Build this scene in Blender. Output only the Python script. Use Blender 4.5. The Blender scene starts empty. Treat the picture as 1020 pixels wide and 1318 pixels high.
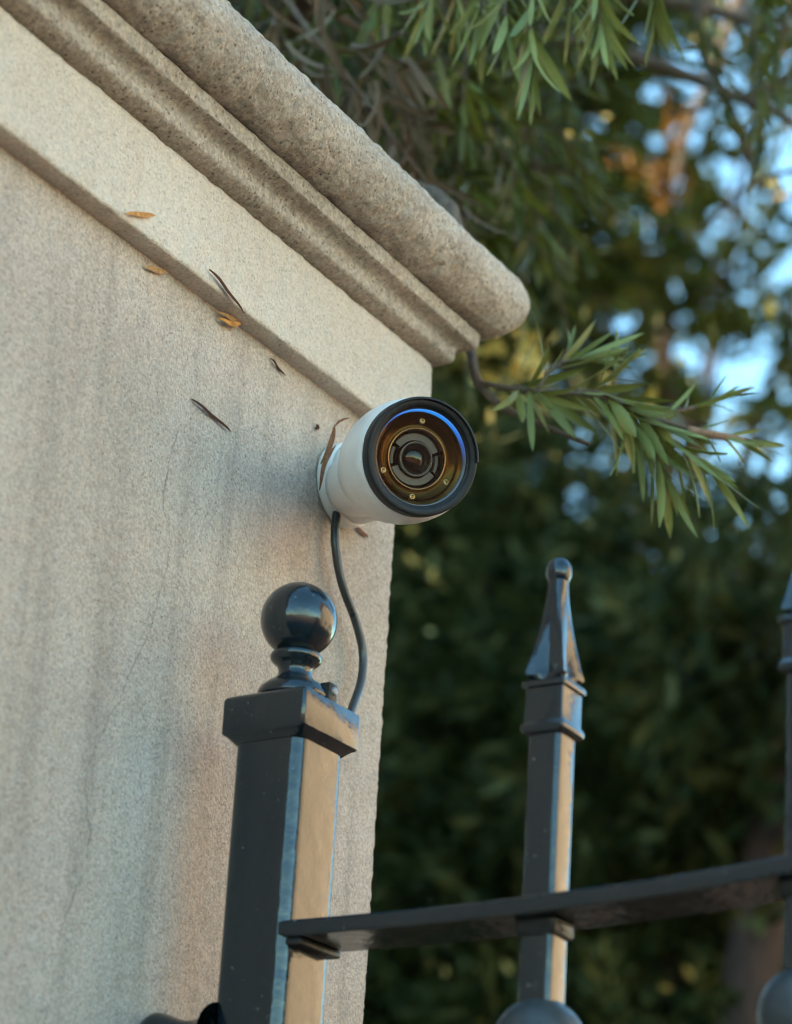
import bpy, bmesh, math, random
import numpy as np
from mathutils import Vector, Matrix, noise

rng = np.random.default_rng(7)
random.seed(7)
scene = bpy.context.scene
COL = scene.collection

# ------------------------------------------------------------------ camera, sky, sun, exposure
EYE = np.array([0.8949, -1.2746, 1.55])
RIGHT = np.array([0.8482, 0.5264, 0.0580])
DOWN = np.array([-0.0864, 0.2455, -0.9655])
FWD = np.array([-0.5225, 0.8140, 0.2537])
FPX, CX, CY = 2790.7, 510.0, 1087.0          # focal length and principal point, in pixels of the 1020 x 1318 photograph
cam = bpy.data.cameras.new('camera')
cam.sensor_fit = 'VERTICAL'; cam.sensor_height = 36.0
cam.lens = FPX / 1318 * 36
cam.shift_y = (CY - 659) / 1318
cam.clip_start = 0.05; cam.clip_end = 2000
cam.dof.use_dof = True; cam.dof.focus_distance = 1.555; cam.dof.aperture_fstop = 4.5
cam.dof.aperture_blades = 0
co = bpy.data.objects.new('camera', cam); COL.objects.link(co)
_m = Matrix(((RIGHT[0], -DOWN[0], -FWD[0]), (RIGHT[1], -DOWN[1], -FWD[1]), (RIGHT[2], -DOWN[2], -FWD[2]))).to_4x4()
_m.translation = Vector(EYE); co.matrix_world = _m
scene.camera = co

SUN_DIR = Vector((-0.90, -0.43, 0)).normalized(); SUN_EL = math.radians(24)
SUN_TO = Vector((SUN_DIR.x * math.cos(SUN_EL), SUN_DIR.y * math.cos(SUN_EL), math.sin(SUN_EL)))
world = bpy.data.worlds.new('World'); scene.world = world; world.use_nodes = True
wn = world.node_tree.nodes; wn.clear()
sky = wn.new('ShaderNodeTexSky'); sky.sky_type = 'NISHITA'; sky.sun_disc = False
sky.sun_elevation = SUN_EL; sky.sun_rotation = math.atan2(SUN_DIR.x, SUN_DIR.y)
sky.air_density = 1.0; sky.dust_density = 0.15; sky.ozone_density = 0.7
bg = wn.new('ShaderNodeBackground'); bg.inputs[1].default_value = 0.12
wo = wn.new('ShaderNodeOutputWorld')
tint = wn.new('ShaderNodeMix'); tint.data_type = 'RGBA'; tint.blend_type = 'MULTIPLY'; tint.inputs[0].default_value = 1.0
tint.inputs[7].default_value = (0.72, 0.98, 0.93, 1)
world.node_tree.links.new(sky.outputs[0], tint.inputs[6]); world.node_tree.links.new(tint.outputs[2], bg.inputs[0]); world.node_tree.links.new(bg.outputs[0], wo.inputs[0])
sl = bpy.data.lights.new('sun', 'SUN'); sl.energy = 4.2; sl.angle = math.radians(0.6); sl.color = (1.0, 0.80, 0.58)
so = bpy.data.objects.new('sun', sl); COL.objects.link(so)
so.rotation_euler = (-SUN_TO).to_track_quat('-Z', 'Y').to_euler(); so.location = (0, 0, 20)
scene.view_settings.view_transform = 'Standard'; scene.view_settings.look = 'None'
scene.view_settings.gamma = 1.0; scene.view_settings.exposure = 2.78
scene.render.engine = 'CYCLES'
scene.cycles.max_bounces = 4; scene.cycles.diffuse_bounces = 3; scene.cycles.glossy_bounces = 3; scene.cycles.transmission_bounces = 3; scene.cycles.adaptive_threshold = .03; scene.cycles.transparent_max_bounces = 16
scene.cycles.use_denoising = True; scene.cycles.filter_width = 1.05
scene.cycles.sample_clamp_indirect = 8.0

# ------------------------------------------------------------------ helpers
def ray(px, py):
    return RIGHT * ((px - CX) / FPX) + DOWN * ((py - CY) / FPX) + FWD
def at(px, py, d):
    """the point d metres in front of the photographer seen at that place of the photograph"""
    return EYE + ray(px, py) * d

def mat(name):
    m = bpy.data.materials.new(name); m.use_nodes = True
    nt = m.node_tree; nt.nodes.clear()
    out = nt.nodes.new('ShaderNodeOutputMaterial')
    return m, nt, out
def N(nt, typ, **kw):
    n = nt.nodes.new(typ)
    for k, v in kw.items():
        if k.startswith('i_'):
            n.inputs[k[2:].replace('_', ' ')].default_value = v
        else:
            setattr(n, k, v)
    return n
def principled(nt, out, color=(.5, .5, .5), rough=.5, metal=0, ior=1.5, coat=0, coat_rough=.1):
    b = nt.nodes.new('ShaderNodeBsdfPrincipled')
    b.inputs['Base Color'].default_value = (*color, 1); b.inputs['Roughness'].default_value = rough
    b.inputs['Metallic'].default_value = metal; b.inputs['IOR'].default_value = ior
    b.inputs['Coat Weight'].default_value = coat; b.inputs['Coat Roughness'].default_value = coat_rough
    nt.links.new(b.outputs[0], out.inputs[0])
    return b
def ramp(nt, src, stops):
    r = nt.nodes.new('ShaderNodeValToRGB')
    e = r.color_ramp.elements
    while len(e) < len(stops): e.new(.5)
    for el, (p, c) in zip(e, stops):
        el.position = p; el.color = (*c, 1) if len(c) == 3 else c
    nt.links.new(src, r.inputs[0])
    return r
def mapping(nt, scale=(1, 1, 1), loc=(0, 0, 0)):
    g = nt.nodes.new('ShaderNodeNewGeometry')
    mp = nt.nodes.new('ShaderNodeMapping'); mp.inputs['Scale'].default_value = scale; mp.inputs['Location'].default_value = loc
    nt.links.new(g.outputs['Position'], mp.inputs[0])
    return mp.outputs[0]
def noise_tex(nt, vec, scale, detail=4, rough=.6):
    n = nt.nodes.new('ShaderNodeTexNoise'); n.inputs['Scale'].default_value = scale
    n.inputs['Detail'].default_value = detail; n.inputs['Roughness'].default_value = rough
    nt.links.new(vec, n.inputs['Vector'])
    return n.outputs[0]
def mixc(nt, fac, a, b, mode='MIX'):
    m = nt.nodes.new('ShaderNodeMix'); m.data_type = 'RGBA'; m.blend_type = mode
    if isinstance(fac, (int, float)): m.inputs[0].default_value = fac
    else: nt.links.new(fac, m.inputs[0])
    for s, v in ((6, a), (7, b)):
        if isinstance(v, tuple): m.inputs[s].default_value = (*v, 1)
        else: nt.links.new(v, m.inputs[s])
    return m.outputs[2]
def math_n(nt, op, a, b=None, c=None):
    m = nt.nodes.new('ShaderNodeMath'); m.operation = op
    for i, v in enumerate((a, b, c)):
        if v is None: continue
        if isinstance(v, (int, float)): m.inputs[i].default_value = v
        else: nt.links.new(v, m.inputs[i])
    return m.outputs[0]

ORIGIN = {}
def link(o, parent=None):
    COL.objects.link(o)
    if parent is not None: o.parent = parent
    return o
def thing(name, label, cat, loc=(0, 0, 0), group=None):
    o = bpy.data.objects.new(name, None); o.empty_display_size = .05
    COL.objects.link(o); o.location = loc
    o['label'] = label; o['category'] = cat
    if group: o['group'] = group
    ORIGIN[o] = np.array(loc, float)
    return o
def tag(o, label=None, cat=None, group=None, kind=None):
    for k, v in (('label', label), ('category', cat), ('group', group), ('kind', kind)):
        if v: o[k] = v
    return o
def obj(name, verts, faces, m, parent=None, smooth=True, auto=None):
    """one mesh object; verts in world space, shifted to the thing's own origin"""
    v = np.asarray(verts, float)
    org = ORIGIN.get(parent, np.zeros(3)) if parent is not None else np.zeros(3)
    me = bpy.data.meshes.new(name); me.from_pydata((v - org).tolist(), [], [list(map(int, f)) for f in faces]); me.update()
    me.materials.append(m)
    if smooth:
        me.polygons.foreach_set('use_smooth', [True] * len(me.polygons))
        if auto:
            try: me.set_sharp_from_angle(angle=math.radians(auto))
            except Exception: pass
    o = bpy.data.objects.new(name, me); link(o, parent)
    if parent is not None: ORIGIN[o] = org
    return o
def big_mesh(name, V, F, m, parent=None, smooth=False):
    """fast builder: V (n,3) world, F (k,4)"""
    org = ORIGIN.get(parent, np.zeros(3)) if parent is not None else np.zeros(3)
    me = bpy.data.meshes.new(name)
    V = (V - org).astype(np.float32); F = F.astype(np.int32); k = F.shape[1]
    me.vertices.add(len(V)); me.vertices.foreach_set('co', V.ravel())
    me.loops.add(F.size); me.loops.foreach_set('vertex_index', F.ravel())
    me.polygons.add(len(F)); me.polygons.foreach_set('loop_start', np.arange(0, F.size, k, dtype=np.int32))
    me.update(calc_edges=True); me.validate()
    me.polygons.foreach_set('use_smooth', np.full(len(me.polygons), smooth))
    me.materials.append(m)
    o = bpy.data.objects.new(name, me); link(o, parent)
    if parent is not None: ORIGIN[o] = org
    return o
def frame(axis, up=(0, 0, 1)):
    a = np.asarray(axis, float); a = a / np.linalg.norm(a)
    u = np.asarray(up, float); u = u - a * (u @ a)
    if np.linalg.norm(u) < 1e-6: u = np.array([1., 0, 0]) - a * a[0]
    u /= np.linalg.norm(u)
    return np.cross(u, a), u, a        # e1, e2 (up), axis
def lathe(center, axis, prof, seg=48, up=(0, 0, 1), a0=0.0, a1=2 * math.pi):
    """prof: list of (radius, along axis)"""
    e1, e2, a = frame(axis, up); c = np.asarray(center, float)
    full = abs(a1 - a0 - 2 * math.pi) < 1e-6
    n = seg if full else seg + 1
    V, Fc = [], []
    for r, s in prof:
        for i in range(n):
            t = a0 + (a1 - a0) * i / seg
            V.append(c + a * s + (e1 * math.cos(t) + e2 * math.sin(t)) * r)
    for j in range(len(prof) - 1):
        for i in range(seg):
            k = (i + 1) % n if full else i + 1
            Fc.append((j * n + i, j * n + k, (j + 1) * n + k, (j + 1) * n + i))
    return V, Fc
def loft(center, stations, pts):
    """stations: list of (fn(i)->(x,y)) rings already given as arrays (n,2) + z"""
    V, Fc = [], []; n = pts
    for ring, z in stations:
        for x, y in ring: V.append((center[0] + x, center[1] + y, z))
    for j in range(len(stations) - 1):
        for i in range(n):
            k = (i + 1) % n
            Fc.append((j * n + i, j * n + k, (j + 1) * n + k, (j + 1) * n + i))
    Fc.append(tuple(range(n))[::-1]); Fc.append(tuple((len(stations) - 1) * n + i for i in range(n)))
    return V, Fc
def rsquare(h, r, seg=5):
    out = []
    for q in range(4):
        cx = (h - r) * (1, -1, -1, 1)[q]; cy = (h - r) * (1, 1, -1, -1)[q]
        for i in range(seg + 1):
            t = q * math.pi / 2 + (math.pi / 2) * i / seg
            out.append((cx + r * math.cos(t), cy + r * math.sin(t)))
    return out
def star(R, inner, n=8):
    out = []
    for q in range(4):
        for i in range(n):
            t = i / n
            k = abs(2 * t - 1)                       # 1 at the corner, 0 half-way
            rr = R * (inner + (1 - inner) * k ** 1.6)
            ang = math.pi / 4 + (q + t) * math.pi / 2
            out.append((rr * math.cos(ang), rr * math.sin(ang)))
    return out
def tube(pts, radii, seg=10, sub=6):
    P = [Vector(p) for p in pts]
    C = []; Rr = []
    n = len(P)
    for i in range(n - 1):
        p0, p1, p2, p3 = P[max(i - 1, 0)], P[i], P[i + 1], P[min(i + 2, n - 1)]
        for k in range(sub):
            t = k / sub
            C.append(.5 * ((2 * p1) + (p2 - p0) * t + (2 * p0 - 5 * p1 + 4 * p2 - p3) * t * t + (3 * p1 - p0 - 3 * p2 + p3) * t ** 3))
            Rr.append(radii[i] * (1 - t) + radii[i + 1] * t)
    C.append(P[-1]); Rr.append(radii[-1])
    V, Fc = [], []
    ref = Vector((0.31, 0.52, 0.8))
    for i, c in enumerate(C):
        d = (C[min(i + 1, len(C) - 1)] - C[max(i - 1, 0)]).normalized()
        u = (ref - d * ref.dot(d)).normalized(); w = d.cross(u)
        for j in range(seg):
            t = 2 * math.pi * j / seg
            V.append(tuple(c + (u * math.cos(t) + w * math.sin(t)) * Rr[i]))
    for i in range(len(C) - 1):
        for j in range(seg):
            k = (j + 1) % seg
            Fc.append((i * seg + j, i * seg + k, (i + 1) * seg + k, (i + 1) * seg + j))
    Fc.append(tuple(range(seg))[::-1]); Fc.append(tuple((len(C) - 1) * seg + j for j in range(seg)))
    return V, Fc
def box(x0, x1, y0, y1, z0, z1, bev=0.0, seg=2):
    bm = bmesh.new(); bmesh.ops.create_cube(bm, size=1)
    for v in bm.verts:
        v.co = ((x0 + x1) / 2 + v.co.x * (x1 - x0), (y0 + y1) / 2 + v.co.y * (y1 - y0), (z0 + z1) / 2 + v.co.z * (z1 - z0))
    if bev: bmesh.ops.bevel(bm, geom=bm.edges[:], offset=bev, segments=seg, affect='EDGES', profile=.5)
    bm.verts.ensure_lookup_table(); bm.verts.index_update()
    V = [tuple(v.co) for v in bm.verts]; Fc = [[v.index for v in f.verts] for f in bm.faces]
    bm.free(); return V, Fc

# ------------------------------------------------------------------ materials
CRACK = [(-.1945, 2.2004), (-.2017, 2.1506), (-.1922, 2.1198), (-.2035, 2.0588), (-.2373, 1.9766), (-.2533, 1.9348), (-.2452, 1.8954), (-.2623, 1.8303), (-.2688, 1.7746)]
def stucco(name, lo, hi, stain, grain, bump, speck, crack=False, streak=.5, contrast=.4, pit=.5, blotch=.35):
    m, nt, out = mat(name); L = nt.links
    b = principled(nt, out, rough=.92, ior=1.35)
    p = mapping(nt)
    big = noise_tex(nt, p, 5.5, 6, .62)
    col = ramp(nt, big, [(.3, lo), (.7, hi)]).outputs[0]
    # rain streaks running down the face
    ps = mapping(nt, (9, 30, 1.6))
    st = noise_tex(nt, ps, 1.0, 5, .6)
    stf = ramp(nt, st, [(.50, (0, 0, 0)), (.72, (1, 1, 1))]).outputs[0]
    col = mixc(nt, math_n(nt, 'MULTIPLY', stf, streak), col, stain)
    # blotches
    bl = noise_tex(nt, p, 22, 5, .65)
    col = mixc(nt, math_n(nt, 'MULTIPLY', ramp(nt, bl, [(.50, (0, 0, 0)), (.72, (1, 1, 1))]).outputs[0], blotch), col, stain)
    # sand grains
    vo = N(nt, 'ShaderNodeTexVoronoi'); vo.inputs['Scale'].default_value = grain; L.new(p, vo.inputs['Vector'])
    sep = N(nt, 'ShaderNodeSeparateColor'); L.new(vo.outputs['Color'], sep.inputs[0])
    gr = math_n(nt, 'MULTIPLY_ADD', sep.outputs[0], contrast, 1.0 - contrast * .55)
    comb = N(nt, 'ShaderNodeCombineColor')
    for i in range(3): L.new(gr, comb.inputs[i])
    col = mixc(nt, 1.0, col, comb.outputs[0], 'MULTIPLY')
    sk = noise_tex(nt, p, grain * 1.1, 3, .7)
    skf = ramp(nt, sk, [(.27, (1, 1, 1)), (.40, (0, 0, 0))]).outputs[0]
    col = mixc(nt, math_n(nt, 'MULTIPLY', skf, speck), col, (.10, .085, .065))
    # small open pits
    pv_ = N(nt, 'ShaderNodeTexVoronoi'); pv_.inputs['Scale'].default_value = grain * .75; L.new(p, pv_.inputs['Vector'])
    sep2 = N(nt, 'ShaderNodeSeparateColor'); L.new(pv_.outputs['Color'], sep2.inputs[0])
    rad = math_n(nt, 'MULTIPLY', math_n(nt, 'SUBTRACT', sep2.outputs[1], .45), .75)
    pf = math_n(nt, 'LESS_THAN', math_n(nt, 'ADD', pv_.outputs['Distance'], math_n(nt, 'MULTIPLY', sk, .3)), math_n(nt, 'ADD', rad, .12))
    col = mixc(nt, math_n(nt, 'MULTIPLY', pf, pit), col, tuple(.33 * x for x in lo))
    h = noise_tex(nt, p, grain * .55, 5, .72)
    h = math_n(nt, 'SUBTRACT', h, math_n(nt, 'MULTIPLY', pf, .8 * pit))
    h2 = math_n(nt, 'ADD', noise_tex(nt, p, grain * .14, 4, .6), math_n(nt, 'MULTIPLY', noise_tex(nt, mapping(nt, (1, 1, .45)), 30, 3, .5), 1.5))
    hh = math_n(nt, 'ADD', h, math_n(nt, 'MULTIPLY', h2, 1.2))
    if crack:
        g = N(nt, 'ShaderNodeNewGeometry'); sx = N(nt, 'ShaderNodeSeparateXYZ'); L.new(g.outputs['Position'], sx.inputs[0])
        fc = N(nt, 'ShaderNodeFloatCurve')
        cv = fc.mapping.curves[0]
        pts = sorted([((z - 1.7) / .6, (y + .4) / .4) for y, z in CRACK])
        cv.points[0].location = pts[0]; cv.points[1].location = pts[-1]
        for q in pts[1:-1]: cv.points.new(*q)
        fc.mapping.update()
        L.new(math_n(nt, 'DIVIDE', math_n(nt, 'SUBTRACT', sx.outputs[2], 1.7), .6), fc.inputs['Value'])
        yc = math_n(nt, 'SUBTRACT', math_n(nt, 'MULTIPLY', fc.outputs[0], .4), .4)
        jag = math_n(nt, 'MULTIPLY', math_n(nt, 'SUBTRACT', noise_tex(nt, p, 45, 6, .7), .5), .018)
        dist = math_n(nt, 'ABSOLUTE', math_n(nt, 'SUBTRACT', math_n(nt, 'ADD', sx.outputs[1], jag), yc))
        w = math_n(nt, 'MULTIPLY', noise_tex(nt, p, 18, 2), .0019)
        cf = math_n(nt, 'LESS_THAN', dist, math_n(nt, 'MAXIMUM', math_n(nt, 'SUBTRACT', w, .00055), 0.0))
        zin = math_n(nt, 'LESS_THAN', sx.outputs[2], 2.21)
        cf = math_n(nt, 'MULTIPLY', cf, zin)
        col = mixc(nt, math_n(nt, 'MULTIPLY', cf, .6), col, (.16, .14, .12))
        hh = math_n(nt, 'SUBTRACT', hh, math_n(nt, 'MULTIPLY', cf, .9))
    bp = N(nt, 'ShaderNodeBump'); bp.inputs['Strength'].default_value = bump; bp.inputs['Distance'].default_value = .0024
    L.new(hh, bp.inputs['Height']); L.new(bp.outputs[0], b.inputs['Normal'])
    L.new(col, b.inputs['Base Color'])
    return m
M = {}
M['stucco'] = stucco('wall_stucco', (.450, .37, .305), (.58, .48, .405), (.32, .258, .212), 560, 1.0, .7, crack=True, streak=.62, contrast=.34, pit=.50)
M['frieze'] = stucco('frieze_limestone', (.515, .435, .355), (.62, .535, .45), (.42, .325, .24), 520, .7, .6, streak=.35, contrast=.24, pit=.42)
M['cast'] = stucco('cast_stone', (.37, .31, .25), (.49, .415, .34), (.21, .16, .115), 400, 1.0, .9, streak=.3, contrast=.46, pit=.75, blotch=.65)

def paint(name, color, rough, ior, dust=.0, bumps=.25):
    m, nt, out = mat(name); L = nt.links
    b = principled(nt, out, color, rough, 0, ior, coat=.18, coat_rough=.06)
    p = mapping(nt)
    n1 = noise_tex(nt, p, 90, 4)
    L.new(ramp(nt, n1, [(.35, (rough * .7,) * 3), (.7, (rough * 1.5,) * 3)]).outputs[0], b.inputs['Roughness'])
    sp = noise_tex(nt, p, 260, 2, .5)
    dm = noise_tex(nt, p, 14, 4, .6)
    f = math_n(nt, 'MULTIPLY', ramp(nt, sp, [(.70, (0, 0, 0)), (.76, (1, 1, 1))]).outputs[0], .5)
    f = math_n(nt, 'ADD', f, math_n(nt, 'MULTIPLY', ramp(nt, dm, [(.45, (0, 0, 0)), (.75, (1, 1, 1))]).outputs[0], dust))
    L.new(mixc(nt, f, color, (.20, .19, .17)), b.inputs['Base Color'])
    bp = N(nt, 'ShaderNodeBump'); bp.inputs['Strength'].default_value = bumps; bp.inputs['Distance'].default_value = .0030
    L.new(noise_tex(nt, p, 38, 4, .55), bp.inputs['Height']); L.new(bp.outputs[0], b.inputs['Normal'])
    L.new(bp.outputs[0], b.inputs['Coat Normal'])
    return m
M['iron'] = paint('black_gloss_paint', (.004, .010, .014), .16, 1.55, .0, .42)
M['iron_dull'] = paint('worn_iron_paint', (.022, .030, .035), .5, 1.45, .15, .3)
M['rubber'] = paint('black_rubber', (.006, .006, .006), .6, 1.4, .05, .1)
M['cable'] = paint('cable_sheath', (.018, .024, .026), .38, 1.5, .1, .1)

def simple(name, color, rough, metal=0, ior=1.5, var=.12, scale=120, coat=0, bump=0):
    m, nt, out = mat(name); L = nt.links
    b = principled(nt, out, color, rough, metal, ior, coat, .05)
    p = mapping(nt)
    n1 = noise_tex(nt, p, scale, 4)
    dark = tuple(c * (1 - var * 2) for c in color)
    L.new(mixc(nt, ramp(nt, n1, [(.4, (0, 0, 0)), (.65, (1, 1, 1))]).outputs[0], dark, color), b.inputs['Base Color'])
    if bump:
        bp = N(nt, 'ShaderNodeBump'); bp.inputs['Strength'].default_value = bump; bp.inputs['Distance'].default_value = .0006
        L.new(n1, bp.inputs['Height']); L.new(bp.outputs[0], b.inputs['Normal'])
    return m
def shell_paint():
    m, nt, out = mat('white_shell'); L = nt.links
    b = principled(nt, out, (.70, .70, .69), .38, 0, 1.5, .15, .2)
    p = mapping(nt)
    dirt = noise_tex(nt, p, 26, 5, .65); sp = noise_tex(nt, p, 330, 2, .5)
    f = math_n(nt, 'MULTIPLY', ramp(nt, dirt, [(.42, (0, 0, 0)), (.78, (1, 1, 1))]).outputs[0], .42)
    c = mixc(nt, f, (.72, .72, .71), (.42, .39, .35))
    c = mixc(nt, math_n(nt, 'MULTIPLY', ramp(nt, sp, [(.735, (0, 0, 0)), (.755, (1, 1, 1))]).outputs[0], .75), c, (.10, .08, .06))
    L.new(c, b.inputs['Base Color'])
    bp = N(nt, 'ShaderNodeBump'); bp.inputs['Strength'].default_value = .06; bp.inputs['Distance'].default_value = .0004
    L.new(noise_tex(nt, p, 900, 2), bp.inputs['Height']); L.new(bp.outputs[0], b.inputs['Normal'])
    return m
M['shell'] = shell_paint()
M['bezel'] = simple('bezel_black', (.016, .015, .016), .5, ior=1.33, var=.2, scale=300, bump=.15)
M['bezel_gloss'] = simple('gloss_black', (.006, .006, .007), .1, ior=1.55)
M['grey_ring'] = simple('grey_trim', (.22, .22, .23), .28, ior=1.6)
M['bronze'] = simple('bronze_plate', (.075, .043, .013), .24, metal=1, var=.15, scale=60)  # warm reflection on the glass put into the plate's bronze colour
M['bronze_rim'] = simple('bronze_rim', (.36, .22, .11), .24, metal=1, var=.1)
M['screw'] = simple('screw_brass', (.50, .38, .2), .3, metal=1)
M['grey_plate'] = simple('lens_plate_grey', (.13, .127, .13), .5, var=.12)
M['lens_black'] = simple('lens_barrel', (.008, .008, .009), .25, ior=1.6)
def lens_mat():
    m, nt, out = mat('lens_glass')
    b = principled(nt, out, (.002, .003, .004), .06, 0, 1.5, 0.0, .02)
    b.inputs['Coat Tint'].default_value = (.6, .85, 1, 1)
    return m
M['lens'] = lens_mat()
def pane_mat():
    m, nt, out = mat('front_window_glass'); L = nt.links
    t = N(nt, 'ShaderNodeBsdfTransparent'); t.inputs[0].default_value = (.86, .80, .70, 1)
    g = N(nt, 'ShaderNodeBsdfGlossy'); g.inputs['Roughness'].default_value = .03
    f = N(nt, 'ShaderNodeFresnel'); f.inputs[0].default_value = 1.28
    mx = N(nt, 'ShaderNodeMixShader'); L.new(f.outputs[0], mx.inputs[0]); L.new(t.outputs[0], mx.inputs[1]); L.new(g.outputs[0], mx.inputs[2])
    L.new(mx.outputs[0], out.inputs[0]); return m
M['pane'] = pane_mat()
def blue_ring_mat():
    # grey ring with blue emission: strongest at its top, fading along the ring
    m, nt, out = mat('blue_light_guide'); L = nt.links
    b = principled(nt, out, (.10, .105, .115), .25, 0, 1.5)
    uv = N(nt, 'ShaderNodeAttribute'); uv.attribute_name = 'along'
    r = ramp(nt, uv.outputs['Fac'], [(.0, (0, 0, 0)), (.60, (.0, .0, .0)), (.76, (.006, .05, .30)), (.90, (.012, .20, .80)), (1.0, (.02, .30, 1.0))])
    L.new(r.outputs[0], b.inputs['Emission Color']); b.inputs['Emission Strength'].default_value = .13
    return m
M['led'] = blue_ring_mat()

def leaf_mat(name, c0, c1, transl, rough=.38, per='island', power=1.0):
    m, nt, out = mat(name); L = nt.links
    b = principled(nt, out, c0, rough, 0, 1.45 if rough < .55 else 1.18)
    if per == 'island':
        src = N(nt, 'ShaderNodeNewGeometry').outputs['Random Per Island']
    else:
        src = N(nt, 'ShaderNodeObjectInfo').outputs['Random']
    c = mixc(nt, math_n(nt, 'POWER', src, power), c0, c1)
    p = mapping(nt)
    nz = noise_tex(nt, p, 70, 3)
    c = mixc(nt, math_n(nt, 'MULTIPLY', ramp(nt, nz, [(.5, (0, 0, 0)), (.75, (1, 1, 1))]).outputs[0], .35), c, tuple(.55 * x for x in c0))
    L.new(c, b.inputs['Base Color'])
    t = N(nt, 'ShaderNodeBsdfTranslucent')
    L.new(mixc(nt, 1.0, c, (1.0, 1.0, .6), 'MULTIPLY'), t.inputs[0])
    mx = N(nt, 'ShaderNodeMixShader'); mx.inputs[0].default_value = transl
    L.new(b.outputs[0], mx.inputs[1]); L.new(t.outputs[0], mx.inputs[2]); L.new(mx.outputs[0], out.inputs[0])
    return m
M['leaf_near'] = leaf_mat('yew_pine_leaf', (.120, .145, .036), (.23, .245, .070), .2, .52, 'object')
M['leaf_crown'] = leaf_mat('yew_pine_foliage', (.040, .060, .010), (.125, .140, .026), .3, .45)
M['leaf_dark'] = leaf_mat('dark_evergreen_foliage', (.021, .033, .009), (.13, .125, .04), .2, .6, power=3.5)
M['leaf_mid'] = leaf_mat('mid_green_foliage', (.030, .048, .009), (.16, .155, .030), .35, .55, power=2.5)
M['leaf_gold'] = leaf_mat('yellowed_leaf', (.46, .29, .06), (.68, .56, .22), .3, .6)  # sunlit highlights put into the leaf colour
M['leaf_dry'] = leaf_mat('dried_leaf', (.10, .070, .048), (.19, .135, .090), .12, .7)
M['leaf_orange'] = leaf_mat('orange_dead_foliage', (.10, .048, .012), (.17, .085, .02), .25, .6)
def bark(name, a, b_, sc=30):
    m, nt, out = mat(name); L = nt.links
    b = principled(nt, out, a, .85)
    p = mapping(nt, (sc, sc, sc * .25))
    n1 = noise_tex(nt, p, 1, 6, .7)
    L.new(ramp(nt, n1, [(.35, a), (.65, b_)]).outputs[0], b.inputs['Base Color'])
    bp = N(nt, 'ShaderNodeBump'); bp.inputs['Strength'].default_value = .8; bp.inputs['Distance'].default_value = .01
    L.new(n1, bp.inputs['Height']); L.new(bp.outputs[0], b.inputs['Normal'])
    return m
M['bark'] = bark('reddish_bark', (.022, .011, .007), (.06, .030, .018))
M['twig'] = bark('twig_bark', (.09, .062, .045), (.19, .14, .10), 200)
M['twig_pink'] = bark('young_twig', (.28, .15, .09), (.36, .21, .13), 200)

def ground_mat(name, a, b_, sc, rough=.9, bump=.6, dist=.02):
    m, nt, out = mat(name); L = nt.links
    b = principled(nt, out, a, rough)
    p = mapping(nt)
    n1 = noise_tex(nt, p, sc, 7, .65); n2 = noise_tex(nt, p, sc * .08, 4)
    c = ramp(nt, n1, [(.3, a), (.7, b_)]).outputs[0]
    c = mixc(nt, math_n(nt, 'MULTIPLY', n2, .5), c, tuple(.6 * x for x in a))
    L.new(c, b.inputs['Base Color'])
    bp = N(nt, 'ShaderNodeBump'); bp.inputs['Strength'].default_value = bump; bp.inputs['Distance'].default_value = dist
    L.new(n1, bp.inputs['Height']); L.new(bp.outputs[0], b.inputs['Normal'])
    return m
M['asphalt'] = ground_mat('asphalt', (.040, .040, .042), (.07, .068, .066), 40)
M['paving'] = ground_mat('concrete_paving', (.07, .058, .05), (.11, .095, .08), 25, dist=.004)
M['mulch'] = ground_mat('bark_mulch', (.20, .075, .035), (.34, .15, .075), 35, dist=.03)
M['render'] = ground_mat('warm_render', (.53, .42, .28), (.62, .50, .34), 8, dist=.003)
M['tile'] = ground_mat('clay_tile', (.26, .10, .055), (.36, .16, .09), 12)
M['window_glass'] = simple('window_glass', (.02, .025, .03), .05, ior=1.5)
M['frame_white'] = simple('white_frame', (.7, .68, .64), .5)

# ------------------------------------------------------------------ setting: ground
def sheet(name, x0, x1, y0, y1, z, m, n=2):
    xs = np.linspace(x0, x1, n); ys = np.linspace(y0, y1, n)
    V = [(x, y, z) for y in ys for x in xs]
    F = [(j * n + i, j * n + i + 1, (j + 1) * n + i + 1, (j + 1) * n + i) for j in range(n - 1) for i in range(n - 1)]
    o = obj(name, V, F, m, smooth=False); o['kind'] = 'structure'; return o
sheet('ground', -600, 600, -600, 600, 0.0, M['mulch'])
pv = obj('pavement', *box(-.34, 3.0, -40, -.2, -.2, .12, .01), M['paving'], smooth=False); pv['kind'] = 'structure'
sheet('road', 3.0, 5.0, -60, 60, .006, M['asphalt'])

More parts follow.
